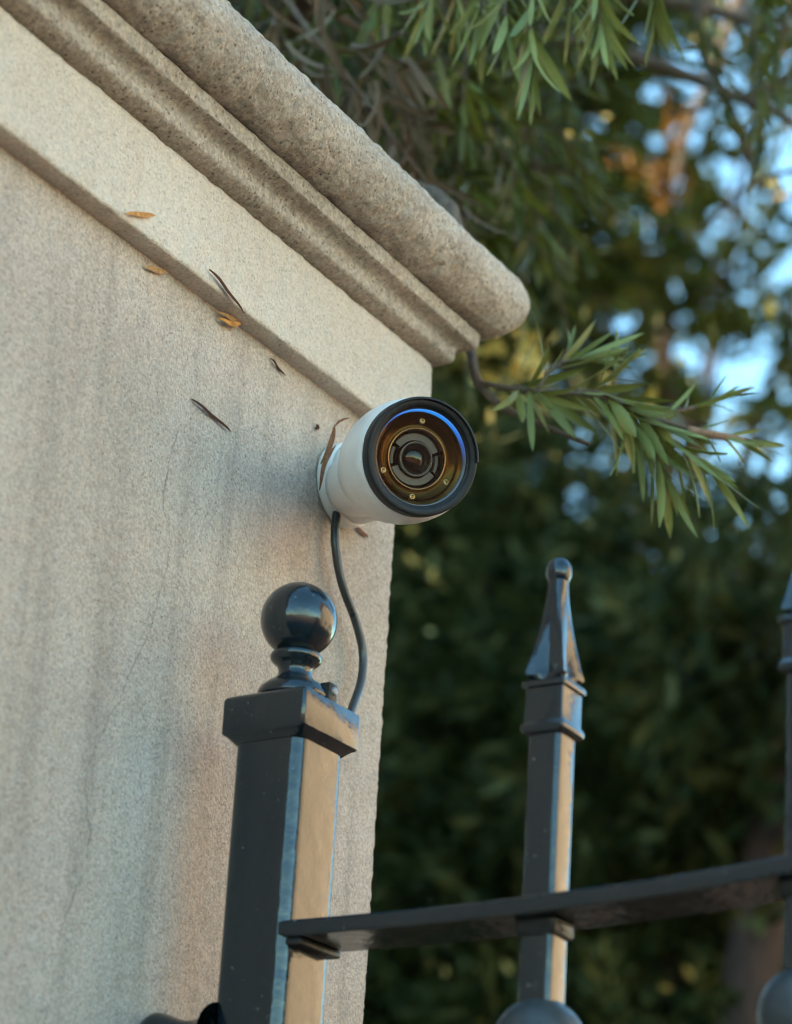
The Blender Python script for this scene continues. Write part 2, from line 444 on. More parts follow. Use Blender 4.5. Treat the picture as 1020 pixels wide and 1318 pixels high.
# ------------------------------------------------------------------ stone wall with its cornice
YE = 0.0905; TH = 0.34
def ylist():
    a = list(np.linspace(-4, -.8, 9)) + list(np.linspace(-.7, -.5, 5))
    return a + list(np.arange(-.49, .045, .0026))
YL = ylist()
def plan(p, rc):
    """path round the wall's end at offset p: (x, y) points, always the same number"""
    P = [(p, y) for y in YL]
    y1 = YE + p - rc
    P += [(p, y) for y in np.linspace(.0475, y1, 12)]
    for i in range(1, 9):
        t = math.pi / 2 * i / 8
        P.append((p - rc + rc * math.cos(t), y1 + rc * math.sin(t)))
    P += [(x, YE + p) for x in np.linspace(p - rc - .003, -TH / 2, 14)]
    P += [(x, YE + p) for x in np.linspace(-TH / 2, -TH - p, 4)[1:]]
    P += [(-TH - p, y) for y in np.linspace(YE + p - .2, -4, 6)]
    return P
def sweep(name, prof, m, parent, amp, nscale, rcf=None, coarse=0.0, edge=0.0):
    V = []; n = None
    for p, z in prof:
        rc = rcf(p) if rcf else .0035
        P = plan(p, rc); n = len(P)
        V += [(x, y, z) for x, y in P]
    k = len(prof)
    F = [(j * n + i, j * n + i + 1, (j + 1) * n + i + 1, (j + 1) * n + i) for j in range(k - 1) for i in range(n - 1)]
    o = obj(name, V, F, m, parent)
    me = o.data
    nv = len(me.vertices)
    nor = np.empty(nv * 3, np.float32); me.vertices.foreach_get('normal', nor); nor = nor.reshape(-1, 3)
    cov = np.empty(nv * 3, np.float32); me.vertices.foreach_get('co', cov); cov = cov.reshape(-1, 3)
    d = np.zeros(nv, np.float32)
    for i in range(nv):
        c = cov[i]
        if c[1] < -.7 or c[0] < -TH / 2: continue
        v = Vector(c.tolist())
        q = noise.noise(v * nscale) * amp
        if coarse: q += noise.turbulence(v * (nscale * .35), 3, False) * coarse
        if edge:
            e = max(0.0, 1 - (abs(c[1] - YE) + abs(c[0])) / .006)
            q += e * edge * (noise.noise(v * 160) + .6 * noise.noise(v * 420))
        d[i] = q
    cov += nor * d[:, None]
    me.vertices.foreach_set('co', cov.ravel()); me.update()
    return o
wall = thing('garden_wall', 'beige stucco wall end with pale frieze band and moulded stone cornice', 'wall', (0, 0, 0))
zs = [0, .5, 1.0, 1.4] + list(np.arange(1.6, 2.322, .0030))
sweep('shaft', [(0, z) for z in zs], M['stucco'], wall, .00035, 330, coarse=.0006, edge=.0013)
fr = [(-.004, 2.3132), (.006, 2.3132), (.0150, 2.3134), (.0163, 2.3142), (.0168, 2.3158)] + [(.0168, z) for z in np.arange(2.319, 2.3885, .0034)] + [(.0160, 2.391), (.013, 2.3922), (-.004, 2.3922)]
sweep('frieze', fr, M['frieze'], wall, .0004, 280, coarse=.0010, edge=0)
bed = [(-.004, 2.3918), (.017, 2.3930), (.0225, 2.3942), (.0265, 2.3955), (.0286, 2.3968), (.0295, 2.3982), (.0298, 2.4005), (.0300, 2.4032), (.0301, 2.4056), (.0306, 2.4076), (.0322, 2.4094), (.0352, 2.4108), (.0390, 2.4117), (.0420, 2.4122), (.0434, 2.4130), (.0439, 2.4148), (.0442, 2.4175), (.0446, 2.4210), (.0450, 2.4240), (.0440, 2.4262), (.030, 2.4275)]
sweep('bed_moulding', bed, M['cast'], wall, .0005, 260, coarse=.0005).data.set_sharp_from_angle(angle=math.radians(40))
tor = [(.010, 2.4285)] + [(.046 + .031 * math.cos(t), 2.458 + .031 * math.sin(t)) for t in np.linspace(math.radians(-97), math.radians(88), 46)] + [(.02, 2.4905), (-.08, 2.494), (-TH / 2 + .005, 2.4975)]
sweep('torus_moulding', tor, M['cast'], wall, .0009, 210, rcf=lambda p: max(.0035, min(.018, (p - .03) * .32)), coarse=.0016)

# ------------------------------------------------------------------ fence post
PX, PY = .0805, -.1450
iron = M['iron']
post = thing('fence_post', 'black square iron post with ball finial standing before the stucco wall', 'post', (PX, PY, 0))
def sq(name, stations, m, parent, cx, cy, seg=6, auto=40):
    rings = [(rsquare(h, r, seg), z) for h, r, z in stations]
    V, F = loft((cx, cy), rings, 4 * (seg + 1))
    return obj(name, V, F, m, parent, auto=auto)
sq('shaft', [(.0276, .0100, z) for z in (0.1, .8, 1.4, 1.7, 1.83, 1.95, 1.986)], iron, post, PX, PY, 8)
sq('cap', [(.0279, .0090, 1.9745), (.0288, .008, 1.9756), (.0302, .006, 1.9778), (.0316, .004, 1.9795), (.0330, .0030, 1.9803), (.0335, .0026, 1.9815), (.0336, .0026, 2.0035), (.0330, .0026, 2.0055), (.0300, .003, 2.0075), (.0200, .004, 2.0120), (.012, .004, 2.0150)], iron, post, PX, PY, 4, 45)
neck = [(.001, 2.010), (.0245, 2.0100), (.0250, 2.0125), (.0238, 2.0165), (.0190, 2.0215), (.0140, 2.0245), (.0118, 2.0275), (.0113, 2.0310), (.0122, 2.0340), (.0150, 2.0362), (.0172, 2.0385), (.0178, 2.0410), (.0168, 2.0432), (.0135, 2.0450), (.0120, 2.0475), (.0118, 2.050)]
obj('neck', *lathe((PX, PY, 0), (0, 0, 1), neck, 48, up=(1, 0, 0)), iron, post)
ball = [(max(.0001, .0262 * math.sin(t)), 2.0680 - .0262 * math.cos(t)) for t in np.linspace(.0, math.pi, 33)]
obj('ball', *lathe((PX, PY, 0), (0, 0, 1), ball, 56, up=(1, 0, 0)), iron, post)
# small cable clip screwed on the cap behind the ball
clip = thing('cable_clip', 'small dark cable clip on the post cap beside the ball neck', 'clip', (PX + .022, PY + .012, 2.009))
obj('body', *box(PX + .0175, PX + .0265, PY + .004, PY + .014, 2.006, 2.0225, .0015), M['rubber'], clip, auto=40)
obj('screw', *lathe((PX + .0262, PY + .009, 2.0165), (1, 0, 0), [(.003, 0), (.003, .0016), (.0024, .0022), (.0001, .0024)], 16), M['grey_ring'], clip)
# wall fixing low on the left of the post
hg = thing('hinge', 'black round hinge bolt between the stucco wall and the iron post', 'hinge', (.03, PY - .008, 1.775))
hy = PY - .021
obj('bolt', *lathe((.0, hy, 1.7775), (1, 0, 0), [(.0001, .0015), (.0150, .0015), (.0175, .003), (.0190, .007), (.0185, .011), (.0165, .0165), (.0145, .022), (.0125, .030), (.0128, .038), (.0145, .046), (.0185, .052), (.0235, .0552)], 32), iron, hg)
obj('wall_plate', *box(.0008, .005, hy - .03, hy + .03, 1.70, 1.762, .0015), iron, hg, auto=40)

# ------------------------------------------------------------------ iron fence panel
fence = thing('iron_fence', 'black iron fence panel with arched rail and spear pickets right of the post', 'fence', (.28, PY, 0))
FY = PY
RAILPTS = [(.0985, 1.8512), (.184, 1.8513), (.2613, 1.8531), (.3341, 1.8562), (.3787, 1.8588), (.4217, 1.8622), (.46, 1.8662), (.55, 1.878), (.65, 1.892), (.80, 1.912), (1.0, 1.934), (1.3, 1.955), (1.6, 1.958)]
def rail_z(x):
    xs = [p[0] for p in RAILPTS]; zs_ = [p[1] for p in RAILPTS]
    return float(np.interp(x, xs, zs_))
def rail(name, dz, thick, half, x0, x1, n=90):
    V, F = [], []
    xs = np.linspace(x0, x1, n)
    for i, x in enumerate(xs):
        z = np.mean([rail_z(min(1.6, max(.0985, x + d))) for d in (-.03, -.015, 0, .015, .03)]) + dz
        b = .0016
        ring = [(-half, -thick + b), (-half, -b), (-half + b, 0), (half - b, 0), (half, -b), (half, -thick + b), (half - b, -thick), (-half + b, -thick)]
        for yy, zz in ring: V.append((x, FY + yy, z + zz))
    for i in range(n - 1):
        for j in range(8):
            k = (j + 1) % 8
            F.append((i * 8 + j, i * 8 + k, (i + 1) * 8 + k, (i + 1) * 8 + j))
    F.append(tuple(range(8))); F.append(tuple((n - 1) * 8 + j for j in range(8))[::-1])
    return obj(name, V, F, iron, fence, auto=30)
rail('rail', 0.0, .0108, .0270, .0985, 1.55)
rail('rail', -.165, .0108, .0270, .0985, 1.55)
obj('rail', *box(.0985, 1.55, FY - .026, FY + .026, .14, .151, .0015), iron, fence, auto=30)
obj('gasket', *box(.098, .1175, FY - .0240, FY + .0240, 1.8350, 1.8403, .0020), M['rubber'], fence, auto=40)
def picket(x, dz):
    pk = sq('picket', [(.0112, .0034, z) for z in (.08, .7, 1.3, 1.6, 1.9, 1.97 + dz)], iron, fence, x, FY, 4)
    zr = rail_z(x)
    sq('collar', [(.0113, .002, 1.9600 + dz), (.0128, .002, 1.9608 + dz), (.0146, .0018, 1.9620 + dz), (.0152, .0018, 1.9640 + dz), (.0149, .0016, 1.9662 + dz), (.0134, .0012, 1.9680 + dz), (.0131, .0010, 1.9694 + dz), (.0131, .0010, 1.9900 + dz), (.0150, .0012, 1.9908 + dz), (.0152, .0012, 1.9928 + dz), (.0148, .0014, 1.9945 + dz), (.0110, .002, 1.9960 + dz), (.006, .002, 1.9975 + dz)], iron, pk, x, FY, 4)
    st = []
    st.append((star(.0140, .75), 1.9965 + dz)); st.append((star(.0190, .50), 1.9995 + dz))
    for t in np.linspace(0, 1, 15):
        R = .0066 + (.0192 - .0066) * (1 - t) ** 1.55
        st.append((star(R, .44 + .48 * t), 2.0010 + dz + .063 * t))
    V, F = loft((x, FY), st, 32)
    obj('finial', V, F, iron, pk, auto=28)
    kb = [(max(.0001, .0082 * math.sin(t)), 2.0705 + dz - .0098 * math.cos(t)) for t in np.linspace(.15, math.pi, 17)]
    obj('knob', *lathe((x, FY, 0), (0, 0, 1), kb, 24, up=(1, 0, 0)), iron, pk)
    sq('gasket', [(.0128, .003, zr - .0205), (.0140, .003, zr - .0185), (.0140, .003, zr - .0115), (.012, .003, zr - .0110)], M['rubber'], pk, x, FY, 4)
    zb = 1.7685 + .9 * (zr - 1.854)
    bl = [(max(.0001, .0282 * math.sin(t)), zb - .0282 * math.cos(t)) for t in np.linspace(0, math.pi, 25)]
    obj('ball', *lathe((x, FY, 0), (0, 0, 1), bl, 36, up=(1, 0, 0)), M['iron_dull'], pk)
for i in range(8):
    x = .2800 + .1695 * i
    picket(x, 1.55 * (rail_z(x) - 1.8535) if i else 0.0)

# ------------------------------------------------------------------ security camera
BASE = np.array([0, .0057, 2.2467]); FRONT = np.array([.1453, -.1018, 2.1949])
AX = (FRONT - BASE) / np.linalg.norm(FRONT - BASE)
cct = thing('security_camera', 'white bullet security camera with black bezel mounted on the stucco wall', 'camera', tuple(BASE))
mount = obj('mount', *lathe(BASE - np.array([0, 0, .0035]), (1, 0, 0), [(.0001, .0012), (.0316, .0012), (.0328, .0022), (.0330, .0040), (.0328, .0130), (.0321, .0140), (.0304, .0142), (.0304, .0152), (.0314, .0154), (.0316, .0165), (.0308, .034), (.0275, .040), (.0225, .0455), (.0001, .048)], 64), M['shell'], cct)
jc = BASE + np.array([.040, 0, 0]) + AX * .006
obj('joint', *lathe(jc, AX, [(max(.0001, .0185 * math.sin(t)), -.0185 * math.cos(t)) for t in np.linspace(0, math.pi, 17)], 40), M['shell'], cct)
e1, e2, _a = frame(AX)
R0 = .0411
shellp = [(.012, -.1210), (.0205, -.1205), (.0230, -.1180), (.0255, -.1135), (.0276, -.1080), (.0305, -.0970), (.0332, -.0870), (.0362, -.0785), (.0392, -.0700), (.0417, -.0590), (.0432, -.0475), (.0438, -.0380), (.0438, -.028), (.0433, -.020), (.0426, -.0135), (.0416, -.0118), (.0385, -.0115), (.03, -.0112)]
obj('shell', *lathe(FRONT, AX, shellp, 96), M['shell'], cct, auto=35)
obj('neck', *lathe(FRONT - np.array([0, 0, .0060]), AX, [(.0001, -.152), (.0200, -.152), (.0236, -.148), (.0246, -.136), (.0250, -.112), (.0240, -.100)], 56), M['shell'], cct)
bez = obj('bezel', *lathe(FRONT, AX, [(.0380, -.0125), (.0404, -.0125), (.0409, -.0118), (.0411, -.0105), (.0411, -.0020), (.0407, -.0008), (.0400, -.0004), (.0364, -.0010), (.0358, -.0014), (.0356, -.0030), (.0352, -.0034), (.0344, -.0036), (.0338, -.0042), (.0336, -.0080)], 112), M['bezel'], cct)
obj('visor', *lathe(FRONT, AX, [(.0411, -.0120), (.0415, -.0112), (.0416, -.0006), (.0413, .0010), (.0408, .0015), (.0400, .0015), (.0396, .0010), (.0396, -.0003)], 64, a0=math.radians(6), a1=math.radians(174)), M['bezel'], bez, auto=50)
# a rounded ring just inside the bezel, carrying the blue emission
def build_blue_ring():
    V, F = lathe(FRONT, AX, [(.0337, -.0075), (.0337, -.0046), (.0335, -.0042), (.0331, -.0047), (.0327, -.0064), (.0323, -.0088)], 112)
    o = obj('light_ring', V, F, M['led'], bez)
    at_ = o.data.attributes.new('along', 'FLOAT', 'POINT')
    vals = []
    top = math.radians(84)
    for v in V:
        d = np.asarray(v) - FRONT
        th = math.atan2(d @ e2, d @ e1)
        vals.append(.5 + .5 * math.cos(th - top))
    at_.data.foreach_set('value', vals)
    return o
build_blue_ring()
plate = obj('inner_plate', *lathe(FRONT, AX, [(.0325, -.0086), (.0312, -.0092), (.0300, -.0098), (.0292, -.0110), (.0286, -.0118), (.0240, -.0142), (.0232, -.0143), (.0226, -.0138), (.0220, -.0143), (.0216, -.0165)], 112), M['bronze'], cct)
obj('inner_rim', *lathe(FRONT, AX, [(.0221, -.0150), (.0220, -.0128), (.0215, -.0122), (.0208, -.0124), (.0203, -.0134), (.0200, -.0170)], 96), M['bronze_rim'], plate)
obj('lens_well', *lathe(FRONT, AX, [(.0202, -.0150), (.0196, -.0165), (.0186, -.0205), (.0184, -.0230), (.0001, -.0232)], 80), M['bezel_gloss'], plate)
for k, (deg, rr) in enumerate(((91, .0266), (209, .0268), (-26, .0268), (-88, .0268))):
    t = math.radians(deg); c = FRONT + (e1 * math.cos(t) + e2 * math.sin(t)) * rr + AX * (-.0128)
    sc_ = obj('screw', *lathe(c, AX, [(.0022, -.001), (.0022, .0004), (.0018, .0008), (.0012, .0008), (.0009, .0002), (.0001, .0002)], 20), M['screw'], plate)
lens = obj('lens', *lathe(FRONT, AX, [(.0118, -.0230), (.0120, -.0150), (.0116, -.0142), (.0110, -.0140), (.0104, -.0146), (.0098, -.0165), (.0094, -.0180), (.0080, -.0186), (.0078, -.0190)], 72), M['lens_black'], cct)
obj('lens_ring', *lathe(FRONT, AX, [(.0121, -.0160), (.0122, -.0142), (.0119, -.0136), (.0116, -.0139), (.0115, -.0150)], 72), M['grey_ring'], lens)
obj('lens_glass', *lathe(FRONT, AX, [(.0079, -.0190)] + [(max(.0001, .0078 * math.cos(t)), -.0190 + .0026 * math.sin(t)) for t in np.linspace(.05, math.pi / 2, 10)], 56), M['lens'], lens)
for s0, s1 in ((28, 152), (208, 332)):
    obj('lens_plate', *lathe(FRONT, AX, [(.0186, -.0215), (.0184, -.0172), (.0180, -.0168), (.0136, -.0168), (.0132, -.0172), (.0132, -.0215)], 40, a0=math.radians(s0), a1=math.radians(s1)), M['grey_plate'], lens, auto=40)
for s0, s1 in ((-20, 20), (160, 200)):
    obj('lens_plate', *lathe(FRONT, AX, [(.0183, -.0215), (.0182, -.0186), (.0178, -.0182), (.0160, -.0182), (.0157, -.0186), (.0157, -.0215)], 20, a0=math.radians(s0), a1=math.radians(s1)), M['grey_plate'], lens, auto=40)
obj('front_window', *lathe(FRONT, AX, [(.0001, -.0074), (.0326, -.0074)], 80), M['pane'], cct, smooth=False)

# cable from the mount down to the clip
cb = tube([(.0095, -.0065, 2.2250), (.0098, -.0085, 2.2080), (.0115, -.0095, 2.1880), (.0125, .0015, 2.1600), (.0135, .0222, 2.1360), (.0145, .0335, 2.1140), (.0160, .0315, 2.0910), (.0190, .0190, 2.0680), (.022, .0020, 2.0400), (.024, -.020, 2.0100)], [.0034] * 10, 14, 10)
o = obj('cable', *cb, M['cable']); tag(o, 'dark cable curving down the wall from the camera to the post', 'cable')

# ------------------------------------------------------------------ dried leaves caught on the stone
def leaf_shape(L, W, curl, m, name, p0, p1, nrm, label, bend=0.0):
    """a dried narrow leaf from p0 to p1 lying against a face whose normal is nrm"""
    p0 = np.array(p0); p1 = np.array(p1); d = p1 - p0; ln = np.linalg.norm(d); d /= ln
    n = np.array(nrm, float); n -= d * (n @ d); n /= np.linalg.norm(n); s = np.cross(n, d)
    V, F = [], []; K = 9
    for i in range(K):
        t = i / (K - 1)
        w = W * (math.sin(math.pi * min(1, t * .97 + .03)) ** .75) * .5 + W * .03
        c = p0 + d * ln * t + s * bend * math.sin(math.pi * t) + n * (.0006 + curl * math.sin(math.pi * t) + .0008 * math.sin(9 * t))
        tw = .5 * math.sin(3 * t + p0[1] * 50)
        for q, lift in ((-1, .35), (-.45, .0), (.45, 0.0), (1, .35)):
            V.append(c + s * w * q * math.cos(tw) + n * (w * lift * curl * 25 + w * q * math.sin(tw) * .25 + w * .15))
    nb = len(V)
    V += [v - n * .0004 for v in V]
    for i in range(K - 1):
        for j in range(3):
            a = i * 4 + j
            F.append((a, a + 1, a + 5, a + 4)); F.append((nb + a, nb + a + 4, nb + a + 5, nb + a + 1))
    o = obj('dried_leaf', V, F, m)
    tag(o, label, 'leaf', 'dried leaves caught on the wall'); return o
def dry(name, c):
    return simple(name, c, .85, ior=1.3, var=.22, scale=260, bump=.3)
M['tan'] = dry('tan_dry_leaf', (.58, .27, .08)); M['tan2'] = dry('straw_dry_leaf', (.52, .30, .14)); M['brown'] = dry('dark_brown_dry_leaf', (.085, .030, .014)); M['rust'] = dry('rust_dry_leaf', (.20, .085, .04))
XN = (1, 0, 0)
leaf_shape(0, .0036, .0010, M['tan'], 'a', (.0175, -.2914, 2.3164), (.0175, -.2606, 2.3313), XN, 'tan dried leaf lying flat on the pale frieze band')
leaf_shape(0, .0040, .0012, M['tan2'], 'b', (.0012, -.2481, 2.3032), (.0012, -.2239, 2.3115), XN, 'straw coloured dried leaf tucked under the frieze edge, nearest the left', -.001)
leaf_shape(0, .0034, .0010, M['brown'], 'c', (.0185, -.1987, 2.3222), (.0185, -.1547, 2.3087), XN, 'long dark brown needle leaf crossing the lower frieze edge', .001)
leaf_shape(0, .0040, .0016, M['tan2'], 'd', (.0030, -.1660, 2.3085), (.0030, -.1385, 2.3172), XN, 'upper of two curved straw leaves lodged under the frieze edge', -.002)
leaf_shape(0, .0042, .0016, M['tan'], 'e', (.0030, -.1650, 2.3045), (.0030, -.1375, 2.3135), XN, 'lower of two curved straw leaves lodged under the frieze edge', -.0025)
leaf_shape(0, .0020, .0006, M['brown'], 'f', (.0010, -.0963, 2.3053), (.0010, -.0761, 2.2993), XN, 'short thin brown needle on the stucco close to the frieze edge')
leaf_shape(0, .0030, .0008, M['brown'], 'g', (.0010, -.1839, 2.2324), (.0010, -.1358, 2.2278), XN, 'dark brown needle leaf alone in the middle of the stucco', .0004)
TOC = (.8, -.58, -.1)
leaf_shape(0, .0042, .0010, M['rust'], 'h', (.0170, -.0440, 2.2385), (.0170, -.0300, 2.2770), TOC, 'broad rust brown leaf hanging at the top of the camera mount', -.002)
leaf_shape(0, .0034, .0014, M['rust'], 'i', (.0200, -.0475, 2.2150), (.0220, -.0330, 2.2580), TOC, 'long curled brown leaf lying across the white camera mount', .0035)
leaf_shape(0, .0018, .0010, M['rust'], 'j', (.0205, -.0370, 2.2700), (.0200, -.0150, 2.2880), TOC, 'thin brown leaf tip curling right above the camera mount', .002)
leaf_shape(0, .0045, .0006, M['brown'], 'k', (.0010, -.0325, 2.2760), (.0010, -.0290, 2.2795), XN, 'tiny dark leaf scrap on the stucco left of the camera')
leaf_shape(0, .0036, .0010, M['rust'], 'l', (.0010, .0292, 2.2191), (.0010, .0495, 2.2175), XN, 'small rust brown leaf on the wall just below the camera')

# ------------------------------------------------------------------ yew pine tree: sprays of narrow leaves
def leaf_template(Ls=7):
    """unit leaf along +X, width 1 along Y (scaled later), folded at the midrib and arched down"""
    V, F = [], []
    for i in range(Ls):
        t = i / (Ls - 1)
        w = .5 * (math.sin(math.pi * min(1, t * .93 + .05)) ** .62) if i < Ls - 1 else .02
        z = -.10 * t * t
        V += [(t, -w, z + .0), (t, 0, z - .012), (t, w, z)]
    for i in range(Ls - 1):
        for j in range(2):
            a = i * 3 + j; F.append((a, a + 1, a + 4, a + 3))
    return np.array(V), np.array(F)
LV, LF = leaf_template()
LV2, LF2 = leaf_template(4)
leaf_meshes = []
for k in range(5):
    me = bpy.data.meshes.new('leaf')
    v = LV.copy(); v[:, 1] *= .100 + .020 * (k % 3); v[:, 2] *= (.6, 1.0, 1.6, .2, 2.3)[k]
    v[:, 1] += .05 * (k - 2) * .5 * v[:, 0] ** 2
    me.from_pydata(v.tolist(), [], LF.tolist()); me.materials.append(M['leaf_near'])
    me.polygons.foreach_set('use_smooth', [True] * len(me.polygons)); leaf_meshes.append(me)

def spray_leaves(pts, n, ln=(.040, .076), spread=.9, droop=.15, start=.1, tip=4):
    """leaf frames along a twig: (position, direction, width axis, length)"""
    P = [np.array(p, float) for p in pts]
    seg = [np.linalg.norm(P[i + 1] - P[i]) for i in range(len(P) - 1)]; tot = sum(seg)
    out = []
    for k in range(n):
        t = 1.0 if k >= n - tip else start + (1 - start) * (k / max(1, n - tip)) 
        s = t * tot; i = 0
        while i < len(seg) - 1 and s > seg[i]: s -= seg[i]; i += 1
        u = min(1, s / seg[i]); p = P[i] * (1 - u) + P[i + 1] * u
        d = (P[i + 1] - P[i]) / seg[i]
        a = k * 2.4 + rng.normal(0, .35)
        x1, x2, _ = frame(d)
        side = x1 * math.cos(a) + x2 * math.sin(a)
        sp = spread * (.35 if t >= 1.0 else 1.0) * (1 - .35 * t) * rng.uniform(.7, 1.25)
        ld = d + side * sp + np.array([0, 0, -droop]) * rng.uniform(.4, 1.4); ld /= np.linalg.norm(ld)
        w = np.cross(ld, side) + rng.normal(0, .35, 3); w -= ld * (w @ ld); w /= np.linalg.norm(w)
        out.append((p, ld, w, rng.uniform(*ln) * (1 - .25 * (t >= 1.0) * rng.random())))
    return out
def place_leaves(frames, parent):
    org = ORIGIN[parent]
    for k, (p, d, w, ln) in enumerate(frames):
        o = bpy.data.objects.new('leaf', leaf_meshes[int(rng.integers(5))])
        n = np.cross(d, w)
        m4 = Matrix(((d[0], w[0], n[0], 0), (d[1], w[1], n[1], 0), (d[2], w[2], n[2], 0), (0, 0, 0, 1))) @ Matrix.Scale(ln, 4)
        m4.translation = Vector((p - org).tolist())
        COL.objects.link(o); o.parent = parent; o.matrix_local = m4
def merge_leaves(frames, width=.14, low=False, arch=1.0):
    T, F = (LV2, LF2) if low else (LV, LF)
    T = T.copy(); T[:, 1] *= width
    P = np.array([f[0] for f in frames]); D = np.array([f[1] for f in frames]); W = np.array([f[2] for f in frames]); S = np.array([f[3] for f in frames])
    Nn = np.cross(D, W)
    z = T[None, :, 2] * arch * rng.uniform(.2, 2.2, (len(P), 1))
    V = P[:, None] + S[:, None, None] * (T[None, :, 0, None] * D[:, None] + T[None, :, 1, None] * W[:, None] + z[:, :, None] * Nn[:, None])
    Fa = F[None] + (np.arange(len(P)) * len(T))[:, None, None]
    return V.reshape(-1, 3), Fa.reshape(-1, 4)

def crown_leaves(clumps, size, width, up=.1):
    """clumps: (centre, radii, count) -> joined leaf mesh arrays"""
    P, D, W, S = [], [], [], []
    for c, r, n in clumps:
        c = np.asarray(c); r = np.asarray(r)
        # leaves gather on little shoots inside the clump
        k = max(1, n // 14)
        sh = rng.normal(0, 1, (k, 3)); sh /= np.linalg.norm(sh, axis=1)[:, None]; sh *= rng.random((k, 1)) ** (1 / 2.4)
        sd = sh * .6 + rng.normal(0, .6, (k, 3)) + np.array([0, 0, -.2]); sd /= np.linalg.norm(sd, axis=1)[:, None]
        idx = rng.integers(0, k, n)
        t = rng.random((n, 1)) * size * 2.2
        P.append(c + sh[idx] * r + sd[idx] * t + rng.normal(0, size * .15, (n, 3)))
        d = sd[idx] + rng.normal(0, .55, (n, 3)); d /= np.linalg.norm(d, axis=1)[:, None]
        w = rng.normal(0, 1, (n, 3)); w -= d * (w * d).sum(1)[:, None]; w /= np.linalg.norm(w, axis=1)[:, None]
        D.append(d); W.append(w); S.append(rng.uniform(.7, 1.3, n) * size)
    P, D, W, S = map(np.concatenate, (P, D, W, S))
    T, Fq = LV2.copy(), LF2; T[:, 1] *= width
    Nn = np.cross(D, W)
    V = P[:, None] + S[:, None, None] * (T[None, :, 0, None] * D[:, None] + T[None, :, 1, None] * W[:, None] + T[None, :, 2, None] * Nn[:, None])
    Fa = Fq[None] + (np.arange(len(P)) * len(T))[:, None, None]
    return V.reshape(-1, 3), Fa.reshape(-1, 4)
TR = np.array([-.80, .72, 0])
yew = thing('yew_pine_tree', 'yew pine tree with narrow leaves overhanging the wall and its cornice', 'tree', tuple(TR))
tr = tube([TR, TR + (.03, .02, 1.0), TR + (-.03, .05, 2.0), TR + (.05, .0, 2.8), TR + (.10, .05, 3.6), TR + (.08, .1, 4.4)], [.11, .095, .085, .07, .045, .02], 16, 6)
obj('trunk', *tr, M['bark'], yew)
def pp(lst): return [at(*q) for q in lst]
TOP = TR + np.array([.05, 0, 2.8])
# --- the branch seen beside the camera
stem = pp([(560, 250, 1.98), (600, 400, 1.93), (607, 455, 1.89), (616, 492, 1.86), (648, 524, 1.84), (700, 548, 1.83), (758, 571, 1.82)])
br = obj('branch', *tube([TOP, (TOP + stem[0]) / 2 + (0, 0, .1)] + stem, [.03, .02, .007, .0045, .0042, .004, .0034, .0026, .0016], 8, 5), M['twig'], yew)
tag(br, 'leafy branch reaching out beside the security camera')
tw2 = pp([(616, 492, 1.86), (640, 497, 1.84), (690, 504, 1.82), (770, 510, 1.80), (850, 541, 1.79), (905, 556, 1.79), (962, 566, 1.80)])
obj('twig', *tube(tw2, [.0026, .0024, .0022, .002, .002, .0022, .0012], 8, 5), M['twig'], br)
obj('twig', *tube(pp([(885, 553, 1.788), (920, 560, 1.79), (958, 566, 1.797)]), [.0034, .0036, .0018], 8, 4), M['twig_pink'], br)
fr_ = []
for pts, n, kw in (
    ([(640, 500, 1.84), (668, 498, 1.83), (692, 505, 1.81)], 14, dict(spread=1.5, start=.2, droop=.35)),
    ([(690, 504, 1.82), (715, 470, 1.82), (745, 462, 1.82)], 9, dict(spread=.9, droop=.1)),
    ([(720, 470, 1.83), (730, 452, 1.84)], 4, dict(spread=.8, ln=(.025, .04), droop=0)),
    ([(690, 504, 1.82), (770, 505, 1.80), (830, 535, 1.79)], 26, dict(spread=1.0, start=.25, droop=.35)),
    ([(790, 515, 1.80), (832, 565, 1.79), (856, 608, 1.79)], 19, dict(spread=.75, droop=.5)),
    ([(820, 530, 1.79), (875, 575, 1.78), (908, 598, 1.78)], 15, dict(spread=.8, droop=.45)),
    ([(850, 541, 1.79), (905, 556, 1.79), (962, 566, 1.80)], 13, dict(spread=.7, start=.3, ln=(.028, .042))),
    ([(840, 535, 1.80), (890, 525, 1.82), (925, 512, 1.83)], 11, dict(spread=.8, droop=-.1, ln=(.030, .045))),
    ([(760, 508, 1.80), (800, 470, 1.82)], 8, dict(spread=1.0, droop=-.05, ln=(.03, .05)))):
    P3 = pp(pts)
    obj('twig', *tube(P3, [.0018] * (len(P3) - 1) + [.0009], 6, 4), M['twig'], br)
    fr_ += spray_leaves(P3, n, **kw)
place_leaves(fr_, br)
